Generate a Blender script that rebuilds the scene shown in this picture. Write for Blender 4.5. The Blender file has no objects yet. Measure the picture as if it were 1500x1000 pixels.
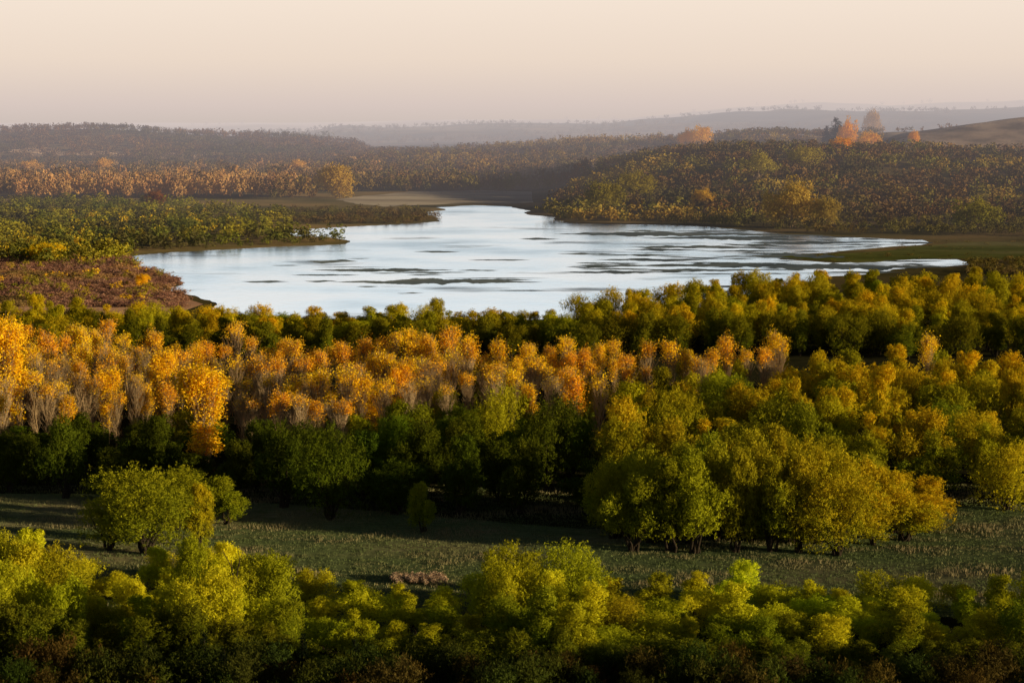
import bpy, bmesh, math, random
import numpy as np
from collections import defaultdict
from mathutils import noise, Vector
random.seed(7); R = np.random.default_rng(11)
S = bpy.context.scene; COL = S.collection
S.view_settings.view_transform = 'Standard'; S.view_settings.look = 'None'; S.view_settings.exposure = 0
F = 2900.0; TH = math.atan(322/F); CT, ST = math.cos(TH), math.sin(TH); H = 60.0
# ---------- camera and projection helpers ----------
cam = bpy.data.cameras.new('camera'); co = bpy.data.objects.new('camera', cam); COL.objects.link(co)
cam.sensor_width = 36; cam.lens = F/1500*36; cam.clip_end = 60000; cam.clip_start = 0.5
co.location = (0, 0, H); co.rotation_euler = (math.pi/2-TH, 0, 0); S.camera = co
def G(px, py, z=0):
    cx, cy = (px-750)/F, (500-py)/F
    dy, dz = CT+ST*cy, -ST+CT*cy
    t = (z-H)/dz
    return cx*t, dy*t
def X(px, D, z=0): return (px-750)/F*(D*CT+(H-z)*ST)
def ZP(py, D):
    cy = (500-py)/F
    return H + D*(-ST+CT*cy)/(CT+ST*cy)
def PX(x, D, z=0): return 750+F*x/(D*CT+(H-z)*ST)
def PY(D, z): s = (z-H)/D; return 500-F*(s*CT+ST)/(CT-s*ST)
def ss(a, b, x):
    t = min(1, max(0, (x-a)/(b-a))); return t*t*(3-2*t)
def interp(pts, x): return float(np.interp(x, [p[0] for p in pts], [p[1] for p in pts]))
# ---------- terrain ----------
L1 = [(780,0),(825,3),(860,12),(900,16),(1000,27),(1100,33),(1200,35),(1300,33),(1400,29),(1500,27),(2400,35)]
L1b = [(1180,0),(1260,30),(1320,45),(1380,52),(1440,58),(1500,64),(1700,68),(2400,68)]
def prof(pts, D): return [(a, ZP(b, D)) for a, b in pts]
L2 = prof([(-900,250),(300,246),(450,240),(540,230),(640,222),(700,218),(800,214),(900,208),(1000,204),(1100,200),(1200,197),(1300,193),(1500,190),(2400,190)], 2700)
L3 = prof([(-1500,190),(-200,190),(0,191),(100,191),(200,194),(350,198),(450,203),(520,212),(580,236),(650,250)], 3200); L3.append((720,0))
L4 = prof([(-2000,198),(300,198),(450,194),(500,188),(600,185),(800,182),(900,180),(1000,172),(1100,164),(1200,160),(1300,163),(1400,160),(1500,158),(3000,160)], 6500)
L5 = prof([(-3000,183),(0,183),(300,183),(500,181),(600,178),(700,176),(900,175),(1000,165),(1080,157),(1200,151),(1300,155),(1400,150),(1500,145),(3000,150)], 12000)
def fbm(x, y, s, o=4): return noise.fractal(Vector((x/s, y/s, 3.1)), 1.0, 2.0, o)
def Z(x, y):
    if y < 165: return 58*ss(165, -20, y)
    if y < 1180: return 0.0
    p = PX(x, y)
    h = max(interp(L1, p)*ss(1195, 1750, y)*(1-.35*ss(1800, 2100, y)),
            interp(L1b, p)*ss(1750, 2300, y)*(1-.5*ss(2400, 2700, y)),
            interp(L2, p)*ss(1850, 2700, y)*(1-.6*ss(2800, 3300, y)),
            interp(L3, p)*ss(2250, 3200, y)*(1-.6*ss(3300, 4000, y)),
            interp(L4, p)*ss(4300, 6500, y)*(1-.6*ss(6700, 8500, y)),
            interp(L5, p)*ss(8500, 12000, y))
    amp = 5*ss(1300, 1900, y)*min(1, h/15)*(1-.6*ss(1250, 1350, p)*ss(1800, 1900, y)) + 6*ss(4000, 6000, y)
    return h + amp*fbm(x, y, 170 + y*.04)*1.3 - 0.5*amp*abs(fbm(x+500, y, 90+y*.02, 2))
# ---------- node helpers ----------
def ramp(nt, stops):
    n = nt.nodes.new('ShaderNodeValToRGB'); e = n.color_ramp.elements
    while len(e) > 1: e.remove(e[-1])
    e[0].position = stops[0][0]; e[0].color = (*stops[0][1], 1)
    for p, c in stops[1:]:
        k = e.new(p); k.color = (*c, 1)
    return n
def math_n(nt, op, a, b=None, clamp=False):
    n = nt.nodes.new('ShaderNodeMath'); n.operation = op; n.use_clamp = clamp
    for i, v in enumerate((a, b)):
        if v is None: continue
        if isinstance(v, (int, float)): n.inputs[i].default_value = v
        else: nt.links.new(v, n.inputs[i])
    return n.outputs[0]
def mixc(nt, f, a, b, mode='MIX'):
    n = nt.nodes.new('ShaderNodeMix'); n.data_type = 'RGBA'; n.blend_type = mode
    for s, v in ((0, f), (6, a), (7, b)):
        if isinstance(v, (int, float)): n.inputs[s].default_value = v
        elif isinstance(v, tuple): n.inputs[s].default_value = (*v, 1)
        else: nt.links.new(v, n.inputs[s])
    return n.outputs[2]
def noise_n(nt, scale, vec=None, detail=4, dim=(1,1,1)):
    n = nt.nodes.new('ShaderNodeTexNoise'); n.inputs['Scale'].default_value = scale; n.inputs['Detail'].default_value = detail
    if vec is not None:
        m = nt.nodes.new('ShaderNodeMapping'); m.inputs['Scale'].default_value = dim
        nt.links.new(vec, m.inputs[0]); nt.links.new(m.outputs[0], n.inputs[0])
    return n.outputs[0]
# haze painted into materials: a glowing tint mixed in by distance from the bluff
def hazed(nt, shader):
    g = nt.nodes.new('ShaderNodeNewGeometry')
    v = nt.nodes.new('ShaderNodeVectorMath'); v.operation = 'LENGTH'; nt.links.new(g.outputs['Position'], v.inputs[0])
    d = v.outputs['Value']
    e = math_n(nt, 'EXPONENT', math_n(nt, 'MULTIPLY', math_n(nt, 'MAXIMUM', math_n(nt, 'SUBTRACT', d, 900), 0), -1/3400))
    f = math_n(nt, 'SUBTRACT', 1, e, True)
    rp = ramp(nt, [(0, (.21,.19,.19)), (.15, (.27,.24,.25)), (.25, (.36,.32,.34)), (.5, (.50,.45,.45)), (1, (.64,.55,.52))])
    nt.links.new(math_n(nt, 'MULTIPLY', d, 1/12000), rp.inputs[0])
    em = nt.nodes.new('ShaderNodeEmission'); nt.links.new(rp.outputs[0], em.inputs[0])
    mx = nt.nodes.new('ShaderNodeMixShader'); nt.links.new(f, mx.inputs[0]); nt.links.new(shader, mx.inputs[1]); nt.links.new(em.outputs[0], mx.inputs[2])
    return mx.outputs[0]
def newmat(name):
    m = bpy.data.materials.new(name); m.use_nodes = True; nt = m.node_tree; nt.nodes.clear()
    out = nt.nodes.new('ShaderNodeOutputMaterial'); return m, nt, out
def diffuse(nt, col, bump=None, bd=0.3, rough=1):
    d = nt.nodes.new('ShaderNodeBsdfDiffuse'); nt.links.new(col, d.inputs[0]); d.inputs[1].default_value = rough
    if bump is not None:
        b = nt.nodes.new('ShaderNodeBump'); b.inputs['Distance'].default_value = bd; nt.links.new(bump, b.inputs['Height']); nt.links.new(b.outputs[0], d.inputs['Normal'])
    return d.outputs[0]
def leafmat(name, src='object', gold=(1,.60,.015), rr=.5):
    m, nt, out = newmat(name)
    g = nt.nodes.new('ShaderNodeNewGeometry'); rnd = g.outputs['Random Per Island']
    tc = nt.nodes.new('ShaderNodeTexCoord')
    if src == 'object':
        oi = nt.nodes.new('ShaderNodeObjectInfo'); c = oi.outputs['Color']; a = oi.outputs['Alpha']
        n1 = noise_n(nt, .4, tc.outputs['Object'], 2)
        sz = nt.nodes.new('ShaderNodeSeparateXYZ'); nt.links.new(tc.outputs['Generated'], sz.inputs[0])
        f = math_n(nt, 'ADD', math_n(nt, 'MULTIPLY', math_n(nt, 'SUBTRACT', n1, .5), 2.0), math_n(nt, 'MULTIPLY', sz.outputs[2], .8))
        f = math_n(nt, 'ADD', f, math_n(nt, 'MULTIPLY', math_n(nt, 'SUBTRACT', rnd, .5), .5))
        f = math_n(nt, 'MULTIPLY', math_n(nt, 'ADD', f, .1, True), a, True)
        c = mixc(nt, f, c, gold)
    else:
        at = nt.nodes.new('ShaderNodeVertexColor'); at.layer_name = 'tint'; c = at.outputs[0]
    br = math_n(nt, 'ADD', math_n(nt, 'MULTIPLY', rnd, rr), 1-rr/2)
    vm = nt.nodes.new('ShaderNodeVectorMath'); vm.operation = 'SCALE'; nt.links.new(c, vm.inputs[0]); nt.links.new(br, vm.inputs['Scale'])
    d = diffuse(nt, vm.outputs[0], rough=0)
    if src == 'object':
        t = nt.nodes.new('ShaderNodeBsdfTranslucent'); nt.links.new(vm.outputs[0], t.inputs[0])
        mx = nt.nodes.new('ShaderNodeMixShader'); mx.inputs[0].default_value = .22
        nt.links.new(d, mx.inputs[1]); nt.links.new(t.outputs[0], mx.inputs[2]); d = mx.outputs[0]
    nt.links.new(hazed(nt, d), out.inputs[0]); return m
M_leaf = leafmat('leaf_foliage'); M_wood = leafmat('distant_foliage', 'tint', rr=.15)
def barkmat(name, c1, c2):
    m, nt, out = newmat(name); tc = nt.nodes.new('ShaderNodeTexCoord')
    n = noise_n(nt, 3, tc.outputs['Object'], 4, (3,3,.6)); c = mixc(nt, n, c1, c2)
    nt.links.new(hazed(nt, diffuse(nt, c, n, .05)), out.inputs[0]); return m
M_bark = barkmat('dark_bark', (.035,.025,.018), (.09,.07,.05))
M_pbark = barkmat('grey_bark', (.30,.21,.12), (.60,.43,.25))
def groundmat():
    m, nt, out = newmat('valley_ground'); g = nt.nodes.new('ShaderNodeNewGeometry'); P = g.outputs['Position']
    sy = nt.nodes.new('ShaderNodeSeparateXYZ'); nt.links.new(P, sy.inputs[0])
    n1 = noise_n(nt, .012, P, 5); n2 = noise_n(nt, .25, P, 5); n3 = noise_n(nt, .004, P, 5); n4 = noise_n(nt, .03, P, 5, (1,.5,1))
    near = mixc(nt, n2, (.012,.014,.006), (.035,.03,.014))
    rp = ramp(nt, [(.35, (.07,.06,.025)), (.5, (.13,.10,.045)), (.62, (.19,.13,.06))]); nt.links.new(n1, rp.inputs[0])
    rf = ramp(nt, [(.4, (.05,.05,.035)), (.52, (.10,.08,.05)), (.64, (.22,.15,.09))]); nt.links.new(n3, rf.inputs[0])
    k = math_n(nt, 'MULTIPLY', math_n(nt, 'SUBTRACT', sy.outputs[1], 600), 1/300, True)
    k2 = math_n(nt, 'MULTIPLY', math_n(nt, 'SUBTRACT', sy.outputs[1], 2600), 1/1500, True)
    c = mixc(nt, k, near, rp.outputs[0]); c = mixc(nt, k2, c, rf.outputs[0])
    at = nt.nodes.new('ShaderNodeVertexColor'); at.layer_name = 'tint'; sr = nt.nodes.new('ShaderNodeSeparateColor'); nt.links.new(at.outputs[0], sr.inputs[0])
    tan = ramp(nt, [(.35, (.26,.18,.11)), (.5, (.55,.37,.24)), (.65, (.72,.50,.33))]); nt.links.new(n4, tan.inputs[0])
    c = mixc(nt, sr.outputs[0], c, tan.outputs[0])
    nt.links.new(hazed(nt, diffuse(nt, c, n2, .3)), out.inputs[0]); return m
def sheetmat(name, cols, s1, s2, dim=(1,1,1), bd=.2):
    m, nt, out = newmat(name); g = nt.nodes.new('ShaderNodeNewGeometry'); P = g.outputs['Position']
    n1 = noise_n(nt, s1, P, 5, dim); n2 = noise_n(nt, s2, P, 4, dim)
    rp = ramp(nt, [(.34, cols[0]), (.5, cols[1]), (.66, cols[2])]); nt.links.new(n1, rp.inputs[0])
    c = mixc(nt, .8, rp.outputs[0], mixc(nt, n2, (.4,.4,.4), (1.5,1.5,1.5)), 'MULTIPLY')
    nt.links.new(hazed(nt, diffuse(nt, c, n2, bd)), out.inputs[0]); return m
def watermat():
    m, nt, out = newmat('river_water'); g = nt.nodes.new('ShaderNodeNewGeometry'); P = g.outputs['Position']
    n1 = noise_n(nt, .35, P, 5, (1,.6,1)); n2 = noise_n(nt, .018, P, 6, (.9,1,1)); n3 = noise_n(nt, .006, P, 3); n4 = noise_n(nt, .022, P, 7, (.7,1,1))
    gl = nt.nodes.new('ShaderNodeBsdfGlossy')
    rp = ramp(nt, [(.34, (.60,.70,.78)), (.46, (.85,.92,.97)), (.58, (1,1,1))]); nt.links.new(math_n(nt, 'ADD', math_n(nt,'MULTIPLY',n2,.65), math_n(nt,'MULTIPLY',n3,.35)), rp.inputs[0])
    nt.links.new(rp.outputs[0], gl.inputs[0])
    nt.links.new(math_n(nt, 'ADD', math_n(nt, 'MULTIPLY', n2, .12), .13), gl.inputs['Roughness'])
    b = nt.nodes.new('ShaderNodeBump'); b.inputs['Distance'].default_value = .25; b.inputs['Strength'].default_value = .5
    nt.links.new(n1, b.inputs['Height']); nt.links.new(b.outputs[0], gl.inputs['Normal'])
    d = nt.nodes.new('ShaderNodeBsdfDiffuse'); d.inputs[0].default_value = (.17,.21,.26,1)
    sx = nt.nodes.new('ShaderNodeSeparateXYZ'); nt.links.new(P, sx.inputs[0])
    right = math_n(nt, 'MULTIPLY', math_n(nt, 'SUBTRACT', sx.outputs[0], 10), 1/110, True)
    sh = math_n(nt, 'MULTIPLY', math_n(nt, 'SUBTRACT', math_n(nt, 'ADD', n4, math_n(nt, 'MULTIPLY', right, .10)), .60), 8, True)
    sh = math_n(nt, 'MULTIPLY', sh, .75)
    mx = nt.nodes.new('ShaderNodeMixShader'); nt.links.new(math_n(nt, 'SUBTRACT', .95, sh), mx.inputs[0])
    nt.links.new(d.outputs[0], mx.inputs[1]); nt.links.new(gl.outputs[0], mx.inputs[2]); nt.links.new(mx.outputs[0], out.inputs[0]); return m
# ---------- object helpers ----------
def mesh_np(name, V, Fq, mats, smooth=False, tint=None):
    me = bpy.data.meshes.new(name); V = np.asarray(V, np.float32); Fq = np.asarray(Fq, np.int32); k = Fq.shape[1]
    me.vertices.add(len(V)); me.vertices.foreach_set('co', V.ravel())
    me.loops.add(Fq.size); me.loops.foreach_set('vertex_index', Fq.ravel())
    me.polygons.add(len(Fq)); me.polygons.foreach_set('loop_start', np.arange(0, Fq.size, k, dtype=np.int32)); me.polygons.foreach_set('loop_total', np.full(len(Fq), k, np.int32))
    if smooth: me.polygons.foreach_set('use_smooth', np.ones(len(Fq), bool))
    me.update(calc_edges=True)
    if tint is not None:
        a = me.color_attributes.new('tint', 'FLOAT_COLOR', 'POINT'); c = np.ones((len(V), 4), np.float32); c[:, :3] = tint; a.data.foreach_set('color', c.ravel())
    me.materials.append(mats); return me
def obj(name, me, parent=None, **kw):
    o = bpy.data.objects.new(name, me); COL.objects.link(o)
    if parent: o.parent = parent
    for k, v in kw.items(): o[k] = v
    return o
def structure(name, me, label=None, cat=None):
    o = obj(name, me, kind='structure'); o['label'] = label or name; o['category'] = cat or name; return o
# ---------- ground sheet ----------
ys = np.concatenate([np.linspace(-120, 160, 18), np.geomspace(180, 1150, 40), np.linspace(1180, 3500, 190), np.geomspace(3550, 26000, 130)])
us = np.concatenate([np.linspace(-.75, -.32, 25), np.linspace(-.31, .31, 280), np.linspace(.32, .75, 25)])
V = [(u*(max(y,0)+120), y, 0) for y in ys for u in us]
V = [(x, y, Z(x, y)) for x, y, _ in V]
def tanmask(x, y):
    if y < 1700: return 0
    p = PX(x, y)
    return max(ss(1290, 1335, p)*ss(1820, 1900, y)*(1-ss(2600, 2700, y)), .35*ss(4000, 5000, y)*ss(.1, .3, fbm(x, y, 700)), .9*ss(2350,2450,y)*(1-ss(2700,2800,y))*ss(.12,.22,fbm(x+90,y,150,2)))
tm = np.array([[tanmask(x, y)]*3 for x, y, _ in V])
nu = len(us); I = np.arange(len(ys)-1)[:, None]*nu + np.arange(nu-1)[None]
Fq = np.stack([I, I+1, I+nu+1, I+nu], -1).reshape(-1, 4)
structure('ground', mesh_np('ground', V, Fq, groundmat(), True, tint=tm), 'river valley floor rising to rolling brown hills on the horizon', 'ground')
# ---------- flat sheets ----------
def outline(pts, amp, seed, step=6):
    W = [Vector((*G(*p), 0)) for p in pts]; out = []
    for i, a in enumerate(W):
        b = W[(i+1) % len(W)]; n = max(1, int((b-a).length/step))
        for k in range(n):
            p = a.lerp(b, k/n)
            out.append((p.x + amp*noise.fractal(Vector((p.x*.03, p.y*.03, seed)), 1, 2, 4), p.y + amp*1.5*noise.fractal(Vector((p.x*.03, p.y*.03, seed+9)), 1, 2, 4)))
    return out
def sheet(name, o2, z, mat, label, cat):
    bm = bmesh.new(); f = bm.faces.new([bm.verts.new((x, y, z)) for x, y in o2]); f.normal_update()
    if f.normal.z < 0: f.normal_flip()
    bmesh.ops.triangulate(bm, faces=bm.faces[:]); me = bpy.data.meshes.new(name); bm.to_mesh(me); bm.free(); me.materials.append(mat)
    return structure(name, me, label, cat)
RIV = [(640,304),(690,301),(745,303),(772,309),(765,314),(812,318),(822,326),(900,329),(1000,331),(1060,334),(1140,342),(1250,348),(1350,352),(1362,356),(1290,364),(1180,372),(1140,380),(1230,386),(1330,381),(1400,380),(1412,388),(1330,394),(1220,406),(1120,424),(1060,440),(1010,462),(800,468),(560,468),(400,464),(330,458),(300,440),(262,430),(228,426),(262,412),(245,402),(210,394),(190,376),(250,370),(330,366),(420,361),(500,358),(506,352),(470,346),(425,346),(432,336),(520,332),(600,328),(642,325),(646,319),(610,312),(655,308)]
riv = outline(RIV, 4.5, 1.5, 4)
sheet('river', riv, .06, watermat(), 'broad bright shallow river reflecting the pale sky', 'river')
RA = np.array(riv)
def inriver(x, y):
    xa, ya = RA[:,0], RA[:,1]; xb, yb = np.roll(xa,-1), np.roll(ya,-1)
    c = ((ya > y) != (yb > y)); xi = (xb-xa)*(y-ya)/np.where(yb==ya, 1e-9, yb-ya)+xa
    return int((c & (x < xi)).sum()) % 2 == 1
M_bar = sheetmat('wet_sandbar', ((.07,.09,.12), (.105,.13,.16), (.15,.17,.19)), .05, .4, (.5,1,1), .05)
M_meadow = sheetmat('meadow_turf', ((.08,.105,.045), (.11,.135,.055), (.19,.165,.085)), .045, .8, (.5,1,1), .1)
M_marsh = sheetmat('marsh_soil', ((.20,.11,.075), (.28,.16,.11), (.34,.20,.12)), .03, .3)
M_flat = sheetmat('green_flat', ((.07,.08,.022), (.12,.12,.035), (.20,.17,.08)), .02, .2, (.4,1,1))
M_mud = sheetmat('pale_mudflat', ((.20,.16,.13), (.30,.25,.20), (.38,.32,.26)), .02, .2, (.4,1,1))
sheet('meadow', outline([(-250,726),(100,724),(340,735),(500,745),(860,775),(1380,742),(1800,745),(1800,905),(1300,905),(900,910),(600,930),(430,930),(100,900),(-250,860)], 1.5, 4, 2), .03, M_meadow, 'open grassy clearing between the thickets', 'meadow')
sheet('marsh', outline([(-200,384),(100,380),(195,388),(240,400),(250,412),(225,426),(255,434),(290,446),(250,462),(-200,462)], 3, 6, 5), .04, M_marsh, 'pinkish brown marsh on the left river bank', 'marsh')
sheet('mudflat', outline([(490,293),(530,287),(600,281),(700,279),(780,281),(820,286),(800,296),(745,299),(690,297),(640,300),(560,303)], 5, 8, 8), .05, M_mud, 'pale mudflat where the river narrows', 'mudflat')
sheet('grass_flat', outline([(1150,377),(1290,367),(1370,359),(1420,355),(1700,352),(1700,372),(1560,380),(1440,379),(1340,380),(1250,385)], 5, 9, 4), .09, M_flat, 'flat green grassy spit on the right of the river', 'grass flat')
def sandbar(px, py, w, h, seed, label, name='sandbar'):
    """irregular low mound; w,h as seen from the bluff, in 1500 px photo units"""
    x0, _ = G(px-w/2, py); x1, _ = G(px+w/2, py); _, ya = G(px, py+h/2); _, yb = G(px, py-h/2)
    cx, cy, rx, ry = (x0+x1)/2, (ya+yb)/2, (x1-x0)/2, (yb-ya)/2
    m = max(16, int(w/2)); bm = bmesh.new(); rows = []
    for k in range(m+1):
        t = -1+2*k/m; e = (1-abs(t)**1.5)
        n1 = noise.fractal(Vector((t*w*.018, seed, 0)), 1, 2, 5); n2 = noise.fractal(Vector((t*w*.018, seed, 7)), 1, 2, 5); n3 = noise.noise(Vector((t*1.1, seed, 3)))
        a = cy+ry*(-.8*e*max(.08, 1+.9*n1)+.35*n3); b = cy+ry*(.8*e*max(.08, 1+.9*n2)+.35*n3)
        rows.append([bm.verts.new((cx+rx*t, a+(b-a)*q, .065+zz*e)) for q, zz in ((0,0),(.3,.03),(.7,.03),(1,0))])
    for k in range(m):
        for j in range(3): bm.faces.new((rows[k][j], rows[k+1][j], rows[k+1][j+1], rows[k][j+1]))
    me = bpy.data.meshes.new(name); bm.to_mesh(me); bm.free(); me.materials.append(M_bar)
    structure(name, me, label, 'sandbar')
bars = [(640,413,310,9,'longest dark sandbar in the middle of the river'),(560,396,210,6,'dark sandbar above the longest one on the left of the river'),(485,383,80,5,'small sandbar nearest the left bank'),
 (640,369,70,3,'thin sandbar in mid river below the left point'),(900,399,160,5,'thin dark sandbar right of mid river'),(960,343,300,8,'long sandbar along the far bank'),(1080,388,270,7,'wide sandbar reaching toward the right flats'),
 (790,350,60,3,'tiny sandbar near the river narrows'),(860,372,90,3,'slim sandbar in the centre right of the river'),(1020,362,200,5,'narrow sandbar below the far bank sandbar'),(1180,356,170,6,'sandbar near the foot of the large pale tree'),
 (1200,376,240,10,'broad sandbar joining the grassy spit'),(1240,391,270,10,'lowest broad sandbar at the right'),(1100,420,120,6,'short sandbar at the near right shore'),(975,381,130,4,'slim sandbar above the wide right one'),(1070,349,190,7,'sandbar left of the large pale tree'),
 (470,412,50,3,'small sandbar left of the longest one'),(700,396,60,3,'small streak of sand above the longest sandbar'),(1010,396,180,5,'sandbar between mid river and the wide right one')]
for i, b in enumerate(bars): sandbar(*b[:4], i*3.7+.5, b[4])
for i in range(130):
    px = 850+530*R.random()**.75; py = 337+ (66*R.random() if px > 930 else 46+14*R.random()); py = min(py, 410)
    if i > 114: px = 380+400*R.random(); py = 372+60*R.random()
    x, D = G(px, py)
    if inriver(x, D): sandbar(px, py, 30+130*R.random()**1.5, 1.2+2.3*R.random(), i*1.9+40, 'thin streak of wet sand in the shallow river', 'sand_streak')
# ---------- tree prototypes ----------
def unit(v): return v/np.linalg.norm(v, axis=-1, keepdims=True)
def leafcloud(C, Rr, n, ln, wd, up=.5, rng=R, zs=1.1, shell=.33, jit=.5, fuzz=.1, shoot=.45, per=9, spread=.08):
    """leaves set along short upward shoots that spring from the surface of every leafy head"""
    C = np.asarray(C, float); Rr = np.asarray(Rr, float); p = Rr**2/np.sum(Rr**2); nt_ = max(1, n//per); n = nt_*per
    i = rng.choice(len(C), nt_, p=p); d = unit(rng.normal(size=(nt_, 3))+np.array([0,0,.15])); r = Rr[i]*rng.random(nt_)**shell*(1+fuzz*rng.normal(size=nt_))
    B = C[i] + d*r[:, None]*np.array([1, 1, zs]); sd = unit(d*.8+np.array([0,0,.8])+.3*rng.normal(size=(nt_, 3))); sl_ = (shoot*Rr[i]*(.4+rng.random(nt_)))[:, None]
    t = rng.random((nt_, per, 1)); P = (B[:, None]+sd[:, None]*sl_[:, None]*t+spread*rng.normal(size=(nt_, per, 3))).reshape(-1, 3)
    d = np.repeat(d, per, 0)
    nn = unit(d+jit*rng.normal(size=(n, 3)))
    a = d*.5+np.array([0,0,up])+.5*rng.normal(size=(n, 3)); a = unit(a-nn*np.sum(a*nn, 1, keepdims=True)); b = np.cross(nn, a)
    l = (ln*(.6+.8*rng.random(n)))[:, None]; w = (wd*(.6+.8*rng.random(n)))[:, None]
    V = np.stack([P, P+a*l*.5+b*w*.5, P+a*l, P+a*l*.5-b*w*.5], 1).reshape(-1, 3)
    return V, np.arange(4*n).reshape(-1, 4)
def tubes(list_, name, mat):
    V, Fq = [], []
    for pts, rad, k in list_:
        base = len(V); pts = [np.array(p, float) for p in pts]
        for j, p in enumerate(pts):
            t = unit(pts[min(j+1, len(pts)-1)]-pts[max(j-1, 0)]); s = unit(np.cross(t, [.3, .9, .1])); q = np.cross(t, s)
            for m in range(k):
                a = 2*math.pi*m/k; V.append(p+rad[j]*(math.cos(a)*s+math.sin(a)*q))
        for j in range(len(pts)-1):
            for m in range(k): Fq.append((base+j*k+m, base+j*k+(m+1)%k, base+(j+1)*k+(m+1)%k, base+(j+1)*k+m))
    return mesh_np(name, V, Fq, mat, True)
def bent(a, b, n=4, wob=.2):
    a, b = np.array(a, float), np.array(b, float)
    return [a+(b-a)*(t/n)+(R.normal(size=3)*wob if 0 < t < n else 0)+np.array([0,0,1])*math.sin(math.pi*t/n)*wob for t in range(n+1)]
def willow(nb, width, leaves, ln=.24, wd=.11, low=.12, mat=M_leaf, bark=M_bark, sub=8):
    """uneven crown of several leaning masses, each built of many small leafy heads"""
    C, Rr, T = [], [], []
    hs = [8.9] + [4.8+3.9*R.random() for _ in range(nb-1)]
    for k in range(nb):
        a = k*2.4+R.random(); rad = 0 if k == 0 else width*.5*(.35+.45*R.random()); r = (1.05+.7*R.random())*width/7
        z = hs[k]-r; base = np.array([rad*math.cos(a), rad*math.sin(a), z])
        T.append((bent((R.normal()*.35, R.normal()*.35, -.2), base, 5, .2), [.18,.15,.12,.09,.06,.03], 6))
        for q in range(sub):
            d = unit(R.normal(size=3)+np.array([0,0,.5])); rs = (.32+.42*R.random())*r; C.append(base+d*r*(.75+.38*R.random())*np.array([1,1,1.2])); Rr.append(rs)
        C.append(base); Rr.append(r*.88)
        z2 = z-1.6*r
        while z2 > low*10+.6:
            C.append(base*np.array([1.12, 1.12, 0])+np.array([R.normal()*.4, R.normal()*.4, z2])); Rr.append(r*(.7+.3*R.random())); z2 -= 1.3*r
    V, Fq = leafcloud(C, Rr, leaves, ln, wd)
    return tubes(T, 'trunk', bark), mesh_np('crown', V, Fq, mat)
def poplar(leaves, w=2.6, start=10.0, tw=60, keep=.5):
    C, Rr, T = [], [], []
    top = np.array([R.normal()*.4, R.normal()*.4, 14.4]); tr = bent((0,0,-.3), top, 6, .15)
    T.append((tr, [.11,.10,.09,.075,.06,.04,.015], 6))
    for k in range(tw):
        z = .6+12.4*R.random()**.9; a = R.random()*6.28; L = (.9+w*.5*(1-abs(z-7)/9)*(.4+R.random())); st = np.array([0, 0, z])+(top*[1,1,0])*z/15
        e = st+np.array([math.cos(a)*L*.5, math.sin(a)*L*.5, L*2.1]); e[2] = min(e[2], 13.2+2.2*R.random())
        T.append((bent(st, e, 3, .08), [.03,.026,.02,.012], 3))
        for q in range(4):
            f = e+np.array([R.normal()*.5, R.normal()*.5, .2+R.random()*1.3]); T.append(([ (st+e)/2, f ], [.02,.011], 3))
        if e[2] > start and R.random() < keep+(e[2]-start)*.12 : C.append(e-[0,0,.3]); Rr.append(.26+.4*R.random())
    C.append(top-[0,0,.5]); Rr.append(.4)
    V, Fq = leafcloud(C, Rr, leaves, .26, .20, .3, zs=2.6, shell=.8, jit=.7, shoot=1.7, per=3, spread=.24)
    return tubes(T, 'trunk', M_pbark), mesh_np('crown', V, Fq, M_leaf)
def bush(leaves, w=5):
    C = [(R.normal()*w*.22, R.normal()*w*.22, 1.0+R.random()*2.3) for _ in range(12)]; Rr = [.5+.6*R.random() for _ in C]
    T = [(bent((R.normal()*.3, R.normal()*.3, -.2), c, 3, .1), [.07,.05,.04,.02], 5) for c in C]
    V, Fq = leafcloud(C, Rr, leaves, .3, .08, 1.2, zs=1.3, fuzz=.2, shoot=.8)
    return tubes(T, 'stems', M_bark), mesh_np('foliage', V, Fq, M_leaf)
def cedar(leaves):
    C = [(R.normal()*.25, R.normal()*.25, z) for z in np.linspace(.8, 9.2, 16)]; Rr = [.25+1.9*(1-c[2]/10)**.8*(.8+.4*R.random()) for c in C]
    V, Fq = leafcloud(C, Rr, leaves, .34, .12, .6, zs=.7, fuzz=.25, shoot=.3)
    return tubes([(bent((0,0,-.2), (0,0,9.6), 4, .05), [.2,.16,.12,.08,.02], 7)], 'trunk', M_bark), mesh_np('crown', V, Fq, M_leaf)
WIL = [willow(n, w, 22000) for n, w in ((6, 6.6), (8, 7.6), (6, 6), (9, 8.6), (7, 7), (8, 7.6), (7, 6.6))]
POP = [poplar(n, 3.0, s, 66, k) for n, s, k in ((1700, 10.3, .6), (1000, 11.3, .5), (2300, 9.3, .6), (420, 12.3, .4), (1400, 10.8, .6), (180, 13, .3), (2900, 8.5, .6))]
GOLDP = [poplar(9000, 5.0, 3.0, 80, .9), poplar(7000, 4.4, 4.5, 70, .8)]
BUSH = [bush(3500) for _ in range(3)]; CED = [cedar(6000) for _ in range(2)]
OPEN = [willow(9, 9.5, 14000, .34, .18, .1, bark=M_pbark) for _ in range(3)]
REC = []
def tree(name, proto, x, y, sx, sz, color, gold, band, kindw, label=None, group=None, cat='tree', z=None, parts=('trunk', 'crown')):
    e = bpy.data.objects.new(name, None); COL.objects.link(e); e.location = (x, y, Z(x, y) if z is None else z)
    e.rotation_euler = (0, 0, R.random()*6.28); e.scale = (sx*(.88+.24*R.random()), sx, sz); e.empty_display_size = .5
    for nm, me in zip(parts, proto):
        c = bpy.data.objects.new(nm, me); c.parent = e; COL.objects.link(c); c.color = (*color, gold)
    e['category'] = cat
    if group: e['group'] = group
    if label: e['label'] = label
    else: REC.append((e, kindw, color, gold, band, PX(x, y), sz, y))
    return e
def pick(l): return l[int(R.integers(len(l)))]
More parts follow.
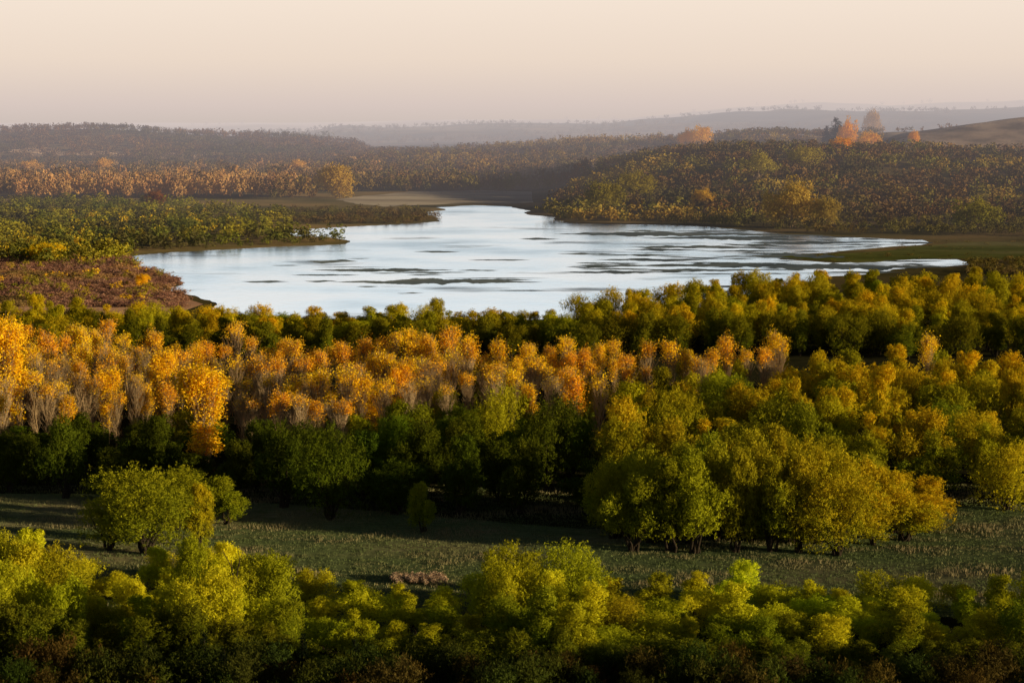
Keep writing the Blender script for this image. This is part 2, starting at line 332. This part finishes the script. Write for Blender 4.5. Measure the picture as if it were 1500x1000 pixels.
def var(c, s=.15):
    k = 1+s*R.normal(); return tuple(min(1, max(.004, v*k*(1+s*.4*R.normal()))) for v in c)
GREEN = (.12,.17,.010); LIME = (.60,.60,.02); OLIVE = (.34,.31,.014); GOLD = (1,.64,.02); ORANGE = (1,.50,.025)
# ---------- foreground thicket ----------
TA = [(-80,770),(0,770),(60,778),(110,800),(140,835),(200,825),(280,778),(330,800),(400,800),(435,830),(470,860),(520,838),(550,822),(580,848),(640,872),(690,842),(740,806),(790,822),(830,808),(870,832),(900,868),(950,855),(1000,840),(1060,832),(1120,860),(1200,850),(1260,862),(1310,840),(1360,868),(1420,852),(1500,836),(1600,840)]
for k, (D0, dt) in enumerate(((236, -6), (228, 18), (219, 52), (211, 92))):
    px = -70+R.random()*20
    while px < 1570:
        D = D0 + R.normal()*2.2 + (10 if px < 440 and k == 0 else 0)
        top = interp(TA, px)+dt+R.random()*34-10; x = X(px, D); h = max(3.6, ZP(top, D))
        s = h/10; c = var(pick([LIME, LIME, (.44,.46,.016), (.38,.38,.015)]) if k < 2 else pick([(.48,.50,.016), (.36,.40,.014), (.20,.26,.012)]) if k == 2 else (.11,.15,.011), .1); sx = .44+.36*s+.22*R.random()
        tree('willow_tree', pick(WIL), x, D, sx, s*1.07, c, (.25*R.random() if k < 3 else .1), k, 'bushy willow', group='willows of the foreground thicket')
        px += (42+R.random()*22)*(.65+.5*sx)
for px, top, D, w in ((60,800,252,.8),(130,850,246,.75),(250,812,250,.8),(30,790,256,.9),(310,800,254,.8),(390,815,252,.8)):
    h = ZP(top, D); tree('willow_tree', pick(WIL), X(px, D), D, w, h/10, var(LIME), .3, 0, 'bushy willow', group='willows of the foreground thicket')
for i in range(80):
    px = -40+i*20+R.normal()*10; D = 197+R.random()*9; s = .6+.5*R.random()
    tree('shrub', pick(BUSH), X(px, D), D, s*1.2, s*1.1, var(pick([(.05,.07,.012), (.09,.065,.016), (.05,.07,.012)])), .05*R.random(), 3, 'dark shrub', group='shrubs along the bottom of the slope', cat='shrub', parts=('stems', 'foliage'))
for px, D, h in ((215,205,5.5),(300,206,6.6),(330,204,5),(445,206,6),(520,207,5.4),(120,205,4.6),(1080,205,4.5)):
    tree('cedar_tree', pick(CED), X(px, D), D, h/13, h/10, var((.014,.022,.01)), 0, 3, 'dark narrow cedar', group='dark cedars below the foreground thicket')
# ---------- meadow trees ----------
gl = 'clump of willows on the left of the meadow'
for px, top, by, w, lab in ((210,688,812,1.5,'widest round green willow of the left meadow clump'),(160,728,806,.9,'low willow at the left side of the meadow clump'),(292,710,800,.75,'slim yellow willow between the round green meadow willows'),(333,700,768,.95,'rear willow at the right side of the left meadow clump'),(258,690,775,1.2,'tall willow behind the widest one in the left meadow clump')):
    x, D = G(px, by); tree('willow_tree', WIL[3] if w > 1 else pick(WIL), x, D, w, ZP(top, D)/9.6, var((.23,.27,.013) if px != 292 else (.42,.40,.015), .05), .12 if px != 292 else .3, 0, '', lab, gl)
x, D = G(618, 780); tree('young_tree', WIL[2], x, D, .7, ZP(704, D)/10, (.22,.27,.014), .1, 0, '', 'small lone green tree standing at the edge of the meadow')
TB = [(870,705),(900,665),(960,645),(1030,628),(1100,622),(1160,634),(1220,650),(1260,662),(1300,680),(1345,690),(1372,745)]
for k, (by, dt) in enumerate(((775, 0), (793, 6), (810, 26))):
    for px in np.arange(892 + k*16, 1368 - (2-k)*8, 50):
        p = px+R.normal()*5; x, D = G(p, by-(12 if p > 1250 else 0)+R.normal()*3); top = interp(TB, p)+dt+abs(R.normal())*8; h = ZP(top, D)
        g = .08+.55*max(0, (p-1050)/320)
        tree('willow_tree', pick(WIL), x, D, 1.05+.2*R.random(), h/10, var(pick([(.34,.33,.015), (.27,.29,.014)]), .08), g, 4, 'tall willow', group='large willow clump standing in the meadow')
# ---------- middle woodland ----------
DF = [(-200,318),(345,316),(385,302),(870,300),(1370,305),(1800,306)]
for k in range(9):
    px = -90 - (k % 2)*25
    while px < 1590 + (250 if k < 2 else 0):  # front rows run on past the view, extra trees added to shade the meadow
        D = interp(DF, px)+k*14.8+R.normal()*4.2; x = X(px, D)
        left = px < 520+40*R.normal(); mid = px < 920 and not left
        if left: ppop = (0 if k < 2 else .4 if k < 3 else .95)
        elif mid: ppop = (0 if k < 4 else .8 if k < 6 else .96)
        elif px < 1130: ppop = 0 if k < 6 else .75
        else: ppop = 0 if k < 7 else .12
        if px > 350 and k < 3: ppop = 0
        if R.random() < ppop:
            s = (.78+.32*R.random())
            pr = pick([POP[0], POP[1], POP[2], POP[4], POP[6]]) if k > 6 or R.random() < .25 else pick([POP[3], POP[1], POP[5], POP[3]])
            tree('poplar_tree', pr, x, D, s*1.25, s*(.88+.09*(k > 6)), var(pick([GOLD, GOLD, ORANGE, ORANGE, (1,.58,.03)]), .05), .25, 5, 'sparse golden poplar', group='golden poplars of the middle woodland')
            px += 3.3/D*F*(.5+.9*R.random())
        else:
            h = (9.3 if px < 345 else 11 if px < 900 else 12)+1.8*R.normal()
            if left and k > 1: h = 8+R.normal()
            if mid and k > 3: h = 9
            if k > 4: h = min(h, 11.2)+.3
            if px > 1370 and k < 2: h = 10.5
            g = min(.8, max(0, .04*k + (.2 if px > 900 else 0)+.22*R.normal())) if not (px < 900 and k < 3) else .05*R.random()
            c = var(GREEN if (px < 900 and k < 3) else pick([OLIVE, (.44,.42,.016), (.26,.28,.013), (.17,.21,.012)]), .1)
            if px < 900 and k < 2: c = var((.07,.10,.008))
            sx = 1.0+.45*R.random()
            tree('willow_tree', pick(WIL), x, D, sx, h/10, c, g, 6, 'broad willow', group='willows of the middle woodland')
            px += 7.2*sx/D*F*(.8+.5*R.random())
for px, top, by, w, c, gp, lab in ((302,546,700,1.75,GOLD,0,'tall bright golden poplar in front of the bare trunks left of centre'),(540,572,650,1.7,GOLD,0,'short glowing orange tree in front of the grey trunks'),(14,478,660,1.7,GOLD,0,'tall golden poplar at the left edge of the picture'),
   (583,543,640,1.1,ORANGE,1,'narrow orange poplar beside the short glowing orange tree'),(160,550,650,1.2,GOLD,1,'orange poplar left of the bright golden one'),(240,525,640,1.2,GOLD,1,'golden poplar just left of the brightest one'),(455,565,650,1.3,GOLD,1,'small golden poplar right of the brightest one')):
    x, D = G(px, by); tree('poplar_tree', GOLDP[gp], x, D, w, ZP(top, D)/15, c, .5, 0, '', lab, 'golden poplars of the middle woodland')
# ---------- near river bank trees ----------
for k, D0 in enumerate((506, 521, 537, 555, 576, 597, 620, 645)):
    px = -60 if k < 4 else (880 + (k-4)*55)
    while px < 1560:
        D = D0+R.normal()*5; x = X(px, D); h = (8.8 if px < 850 else 10.6)+1.2*R.normal() + (.6 if k < 2 else 0) - (1 if px < 850 and k == 3 else 0)
        if px < 230: h += 1.2
        if px > 1150 and k > 4: h += 1.3
        g = min(.8, max(.1, .35+.25*R.normal()))*(1 if px > 900 or px < 500 else .75); c = var(pick([OLIVE, OLIVE, (.46,.44,.016), (.26,.29,.013)]), .1)
        if k == 0: c = var((.12,.15,.01)); g = .15  # front row darkened in its leaf colour to suggest a shadow band
        sx = .9+.4*R.random()
        tree('riverside_tree', pick(WIL), x, D, sx, h/10, c, g, 7, 'riverside tree', group='trees on the near river bank')
        px += 7*sx/D*F*(.75+.4*R.random())
# ---------- single trees seen far off ----------
def footing(px, by):
    """first point of the terrain seen at this bearing and dip"""
    D = 600.0
    while D < 3600:
        x = X(px, D, 25 if D > 1300 else 0); z = Z(x, D)
        if PY(D, z) <= by: return x, D, z
        D += 12
    return x, D, z
far = [(1160,266,334,72,(.56,.39,.08),'large pale yellow tree at the foot of the right bluff'),(1207,288,336,36,(.42,.31,.07),'pale tree just right of the large pale one on the far bank'),(1030,275,312,38,(.62,.38,.04),'golden round tree on the bluff left of the large pale one'),
 (1242,176,222,26,(1,.46,.01),'orange tree beside the dark evergreen on the ridge'),(1270,192,222,34,(1,.52,.01),'brightest orange tree below the ridge evergreen'),(1232,200,226,32,(1,.48,.01),'lower left orange tree of the ridge cluster'),(1340,191,216,17,(1,.48,.01),'small orange tree alone beside the bare brown hill'),
 (1280,162,192,24,(.6,.32,.03),'rust coloured tree topping the ridge right of the evergreen'),(1026,184,216,30,(1,.55,.02),'golden tree on the ridge above the middle of the bluff'),(1006,190,216,22,(.9,.45,.03),'lower orange tree left of the golden ridge tree'),(495,240,290,58,(.58,.37,.07),'broad golden tree in the far treeline behind the left bank'),(228,278,304,30,(.24,.07,.03),'dark red tree above the left bank scrub'),
 (150,232,262,28,(.8,.45,.11),'peach lit tree in the far left treeline'),(45,234,262,34,(.8,.45,.11),'peach lit tree at the far left end of the treeline'),(435,234,262,28,(.8,.45,.11),'peach lit tree left of the broad golden tree in the treeline'),  # peach light painted in as the leaf colour of these trees
 (208,400,424,18,(1,.62,.02),'small yellow bush at the tip of the marsh'),(66,355,386,44,(.85,.60,.02),'bright yellow tree at the left above the marsh'),(880,264,318,60,(.24,.21,.03),'olive tree on the corner of the bluff at the river bend'),
 (935,252,300,46,(.32,.26,.03),'yellowish olive tree on the bluff right of the river bend'),(1110,224,262,50,(.42,.35,.05),'yellow tree high on the middle of the bluff'),(1180,214,250,52,(.42,.34,.05),'broad yellow tree near the bluff top below the ridge cluster'),(1430,292,335,64,(.28,.26,.04),'olive tree at the right on the far bank')]
for px, top, by, wpx, c, lab in far:
    x, D, z = footing(px, by); h = ZP(top, D)-z; w = wpx/F*D/8.6
    tree('autumn_tree', pick(OPEN), x, D, w, h/9.6, c, .1, 0, '', lab, z=z-.4)
for px, top, by, wpx, lab in ((1224,170,212,26,'dark evergreen rising among the orange ridge trees'),(1211,182,212,18,'shorter dark evergreen just left of the tall ridge evergreen')):
    x, D, z = footing(px, by); D -= 30; x = X(px, D, 30); tree('evergreen_tree', CED[0], x, D, wpx/F*D/4, (ZP(top, D)-z)/10, (.02,.028,.015), 0, 0, '', lab, z=z-.4)
# dead stem
dt = [(bent((0,0,0), (-.5,0,4.5), 5, .12), [.14,.12,.1,.08,.06,.03], 6), (bent((-.3,0,2.9), (.8,0,5.2), 4, .1), [.07,.06,.05,.03,.015], 5), (bent((-.4,0,3.7), (-1.3,.2,5.0), 3, .1), [.05,.04,.03,.012], 5), (bent((.3,0,4.1), (.2,.1,5.4), 3, .05), [.03,.025,.02,.01], 4)]
o = obj('dead_tree', tubes(dt, 'dead_tree', M_bark), label='bare dark dead stem leaning out of the foreground thicket', category='dead tree')
D = 224; o.location = (X(348, D), D, 0); o.scale = (1.2,1.2, ZP(800, D)/5.2)
# ---------- far woods as stuff ----------
def protofar(nl, K, w=1.0, ln=.15, wd=.11, r0=.12):
    C = [(R.normal()*.17*w, R.normal()*.17*w, .34+.4*R.random()) for _ in range(nl)]; Rr = [r0+.1*R.random() for _ in C]
    C.append((0,0,.45)); Rr.append(.3)
    return leafcloud(C, Rr, K, ln, wd, .3, zs=1.1, spread=.008, shoot=.12, jit=.35, fuzz=.05)[0]
PF = [protofar(6, 300, 1, .08, .065, .17) for _ in range(6)]; PN = [protofar(10, 460, 1, .065, .048, .13) for _ in range(5)]
def wood(name, pts, label, cat, protos=PF):
    """pts: (x,y,z,height,width,colour)"""
    Vs, Ts = [], []
    for x, y, z, h, w, c in pts:
        P = protos[int(R.integers(len(protos)))]; a = R.random()*6.28; ca, sa = math.cos(a), math.sin(a)
        Q = np.empty_like(P); Q[:,0] = (P[:,0]*ca-P[:,1]*sa)*w+x; Q[:,1] = (P[:,0]*sa+P[:,1]*ca)*w+y; Q[:,2] = P[:,2]*h*1.05+z
        Vs.append(Q); Ts.append(np.repeat(np.array(c)[None], len(P), 0))
    V = np.concatenate(Vs); return obj(name, mesh_np(name, V, np.arange(len(V)).reshape(-1, 4), M_wood, tint=np.concatenate(Ts)), kind='stuff', label=label, category=cat)
def scatter(n, pxr, Dr, hr, cols, reject=None, wr=1.1, cl=120, thr=None, amp=.8):
    out = []; t = 0
    while len(out) < n and t < n*6:
        t += 1; px = pxr[0]+(pxr[1]-pxr[0])*R.random(); D = Dr[0]+(Dr[1]-Dr[0])*R.random(); x = X(px, D)
        if D < 1500 and inriver(x, D): continue
        if reject and reject(px, D): continue
        q = .5+amp*fbm(x, D, cl, 3)+.06*R.normal()
        if thr and q < thr: continue
        q = min(len(cols)-1.001, max(0, q*len(cols)-.5)); i = int(q); f = q-i
        c = tuple(u*(1-f)+v*f for u, v in zip(cols[i], cols[min(i+1, len(cols)-1)])); h = hr[0]+(hr[1]-hr[0])*R.random()**1.4
        out.append((x, D, Z(x, D)-.4, h, h*wr*(.8+.5*R.random()), var(c, .08)))
    return out
BR, RU, OL, PK, GD, DG, YG = (.19,.115,.05), (.27,.145,.05), (.20,.16,.035), (.60,.34,.13), (.44,.29,.055), (.13,.11,.042), (.26,.22,.045)
wood('bluff_woodland', scatter(3000, (800,1590), (1190,2080), (5,13), [DG, BR, OL, BR, BR, RU, OL, YG, GD], lambda p, D: (p > 1290 and D > 1840) or (p < 900 and D > 1350+(p-800)*6), wr=1.3, cl=150, amp=.95), 'brown and olive woodland covering the right bluff', 'woodland')
wood('bank_brush', scatter(420, (810,1560), (1030,1200), (3,8), [OL, BR, OL, (.2,.17,.04), DG], lambda p, D: D < interp([(800,1220),(1060,1130),(1200,1060),(1560,1035)], p)), 'low brush along the far river bank under the bluff', 'brush', PN)
wood('hill_woodland', scatter(2500, (200,1570), (2120,2800), (7,12), [DG, BR, BR, OL, RU, GD], lambda p, D: p > 1290 and (D < 2600 or R.random() < .9), thr=.3, cl=260, wr=1.3), 'hazy brown woodland on the middle hills', 'woodland')
wood('far_treeline', scatter(620, (-80,430), (1540,1800), (13,21), [BR, PK, PK, (.50,.29,.12), BR, PK], wr=.75, cl=110) + scatter(900, (-80,560), (1800,2350), (12,18), [BR, DG, PK, BR, BR], wr=.9), 'tall pinkish lit treeline across the far left valley floor', 'woodland')  # pink low light on the treeline is put into its leaf tints
wood('valley_woodland', scatter(1000, (400,860), (1520,2150), (8,17), [DG, BR, OL, BR, RU, GD], lambda p, D: p > 460 and D < 1700, wr=1.0, cl=140), 'brown and olive woodland behind the river narrows', 'woodland')
wood('ridge_woodland', scatter(1900, (-100,580), (2350,3300), (8,13), [DG, DG, BR, BR, RU, BR], cl=260, wr=1.3), 'hazy blue brown woodland on the left ridge', 'woodland')
wood('horizon_trees', scatter(1100, (300,1560), (4800,6600), (10,18), [DG, BR], thr=.45, cl=500) + scatter(60, (200,1560), (9000,12200), (22,34), [DG, BR], thr=.55, cl=900) + scatter(14, (355,480), (4200,4300), (26,34), [DG]), 'tiny scattered trees on the far horizon ridges', 'woodland')
LB = [(-100,296),(0,296),(200,299),(430,318),(425,330),(410,344),(495,350),(500,356),(400,361),(200,370),(190,384),(100,388),(-100,392)]
LW = [G(*p) for p in LB]
def inpoly(W, x, y):
    r = False
    for i in range(len(W)):
        (xa, ya), (xb, yb) = W[i], W[i-1]
        if (ya > y) != (yb > y) and x < (xb-xa)*(y-ya)/(yb-ya)+xa: r = not r
    return r
LBG, LBY, LBO = (.15,.16,.03), (.38,.32,.03), (.17,.145,.03)
GLD = (.85,.55,.03)
wood('bank_scrub', scatter(1600, (-80,500), (810,1480), (3,10), [DG, LBO, LBG, LBG, LBY, LBG, LBO, LBY], lambda p, D: not inpoly(LW, X(p, D), D), cl=80, wr=1.3, amp=1.1) + scatter(70, (-60,130), (830,980), (4,8), [LBY, GLD, LBY, GLD], wr=1.1, cl=30) + scatter(50, (100,330), (980,1250), (5,9), [LBY, GLD], wr=1.1, cl=30), 'green and yellow scrub on the left river bank', 'scrub', PN)
wood('point_scrub', scatter(380, (430,645), (1165,1330), (2.5,6), [DG, LBO, BR, LBO], wr=1.4), 'low dark scrub on the point before the river narrows', 'scrub', PN)
wood('marsh_brush', scatter(3600, (-70,275), (640,885), (.8,2.7), [(.34,.17,.12), (.50,.27,.18), (.40,.21,.14), (.58,.33,.14), (.34,.22,.08)], wr=2.0, cl=50), 'pinkish brown brush over the marsh', 'brush', PN)
wood('marsh_shrubs', scatter(110, (-60,240), (650,885), (2.5,5.5), [(.30,.26,.03), (.45,.33,.03), (1,.60,.03)], wr=1.3, cl=40, amp=1.1), 'scattered golden shrubs on the marsh', 'shrubs', PN)
wood('flat_brush', scatter(200, (1415,1620), (770,850), (2,4), [BR, OL, (.26,.18,.07)], wr=1.5) + scatter(90, (1180,1560), (845,1010), (.7,1.6), [OL, (.3,.22,.08)], lambda p, D: inriver(X(p, D), D), wr=3, cl=40), 'brown brush on the flats at the right edge', 'brush', PN)
# ---------- meadow grass ----------
n = 24000; Dg = 236+88*R.random(n); xg = (R.random(n)-.5)*2*(.28*Dg+8); hb = .12+.22*R.random(n)**2; a = R.random(n)*6.28
q = np.array([fbm(x, y*2, 16, 4) for x, y in zip(xg, Dg)])+.3*np.clip((xg-62)/20, 0, 1); hb = hb*(1+2.2*np.clip(q, 0, 1))
Vb = []; P0 = np.stack([xg, Dg, np.full(n, .02)], 1)
for j in range(7):
    aa = a+j*2.1; dx = np.stack([np.cos(aa), np.sin(aa), 0*aa], 1); o2 = dx*R.random((n, 1))*.9
    Vb.append(np.stack([P0+o2-dx*.05, P0+o2+dx*.05, P0+o2+dx*.14+np.stack([0*hb, 0*hb, hb*(.7+.6*R.random(n))], 1)], 1))
Vb = np.concatenate(Vb, 0).reshape(-1, 3); tq = np.clip(np.tile(q, 7)*1.4+.3, 0, 1)[:, None]
tint = np.repeat(np.array([.13,.165,.06])*(1-tq)+np.array([.29,.235,.125])*tq, 3, 0)
obj('meadow_grass', mesh_np('meadow_grass', Vb, np.arange(len(Vb)).reshape(-1, 3), M_wood, tint=tint), kind='stuff', label='rough green and tan grass tufts in the meadow', category='grass')
pts = []
for i in range(60):
    x, D = G(575+75*R.random(), 858+10*R.random()); pts.append((x, D+4, 0, 1.2, 1.4, (.6,.42,.28)))
wood('reeds', pts, 'pale pinkish reeds at the near edge of the meadow', 'reeds', PN)
# ---------- labels ----------
bands = {0:'back row of foreground thicket', 1:'second row of foreground thicket', 2:'third row of foreground thicket', 3:'on bottom slope', 4:'in large meadow clump'}
zones = ['far left','left','left of centre','centre','right of centre','right','far right']
def colw(c, g):
    if g > .6: return 'golden'
    if c[0] > .42: return 'yellow-green'
    if c[0]+c[1] < .24: return 'dark'
    return 'dark green' if c[1] > c[0]*1.2 else 'olive'
def ordn(i): return f'{i}' + ('th' if 10 < i % 100 < 14 else {1:'st',2:'nd',3:'rd'}.get(i % 10, 'th'))
DD = defaultdict(list)
for e, kw, c, g, b, px, sz, y in REC:
    z = zones[int(min(6, max(0, px/1500*7)))]; cw = colw(c, g)
    if b == 5 or kw.startswith('dark'): cw = ''
    if b == 3 and 'willow' in kw: bw = 'nearest row of foreground thicket'; cw = colw(c, g)
    elif b in (5, 6): bw = ('front' if y < 340 else 'middle' if y < 385 else 'rear') + ' of middle woodland'
    elif b == 7: bw = ('front' if y < 530 else 'rear')+' of near river bank'
    else: bw = bands[b]
    DD[f'{cw} {kw}, {bw}, {z}'.strip()].append((px, e))
for l, es in DD.items():
    es.sort(key=lambda t: t[0])
    for i, (p, e) in enumerate(es): e['label'] = l if len(es) == 1 else f'{l}, {ordn(i+1)} from left'
print('TREES', len(REC))
# ---------- light ----------
el, az = math.radians(8), math.atan2(.93, -.36)   # azimuth measured from +Y toward +X
sd = Vector((math.sin(az)*math.cos(el), math.cos(az)*math.cos(el), math.sin(el)))
sl = bpy.data.lights.new('sun', 'SUN'); sl.energy = 5; sl.angle = math.radians(.6); sl.color = (1, .81, .47)
so = bpy.data.objects.new('sun', sl); COL.objects.link(so); so.rotation_euler = sd.to_track_quat('Z', 'Y').to_euler()
w = bpy.data.worlds.new('World'); S.world = w; w.use_nodes = True; nt = w.node_tree; nt.nodes.clear()
out = nt.nodes.new('ShaderNodeOutputWorld'); tc = nt.nodes.new('ShaderNodeTexCoord'); sx = nt.nodes.new('ShaderNodeSeparateXYZ'); nt.links.new(tc.outputs['Generated'], sx.inputs[0])
rp = ramp(nt, [(0, (.62,.53,.49)), (.008, (.68,.57,.53)), (.03, (.82,.68,.58)), (.06, (.90,.76,.65)), (.075, (.95,.92,.88)), (.10, (.96,1.0,1.0)), (.2, (.88,.96,1.0)), (.32, (.45,.54,.70)), (.5, (.10,.13,.19)), (1, (.04,.055,.09))])
nt.links.new(sx.outputs[2], rp.inputs[0])
b1 = nt.nodes.new('ShaderNodeBackground'); nt.links.new(rp.outputs[0], b1.inputs[0])
# sky dimmed behind the camera and at the sides to deepen the shade
mr = nt.nodes.new('ShaderNodeMapRange'); mr.interpolation_type = 'SMOOTHSTEP'; nt.links.new(sx.outputs[1], mr.inputs[0])
for i, v in enumerate((.25, .9, .27, .97)): mr.inputs[i+1].default_value = v
nt.links.new(mr.outputs[0], b1.inputs[1])
sky = nt.nodes.new('ShaderNodeTexSky'); sky.sky_type = 'NISHITA'; sky.sun_disc = False; sky.sun_elevation = el; sky.sun_rotation = az
b2 = nt.nodes.new('ShaderNodeBackground'); nt.links.new(sky.outputs[0], b2.inputs[0]); b2.inputs[1].default_value = .01
ad = nt.nodes.new('ShaderNodeAddShader'); nt.links.new(b1.outputs[0], ad.inputs[0]); nt.links.new(b2.outputs[0], ad.inputs[1]); nt.links.new(ad.outputs[0], out.inputs[0])
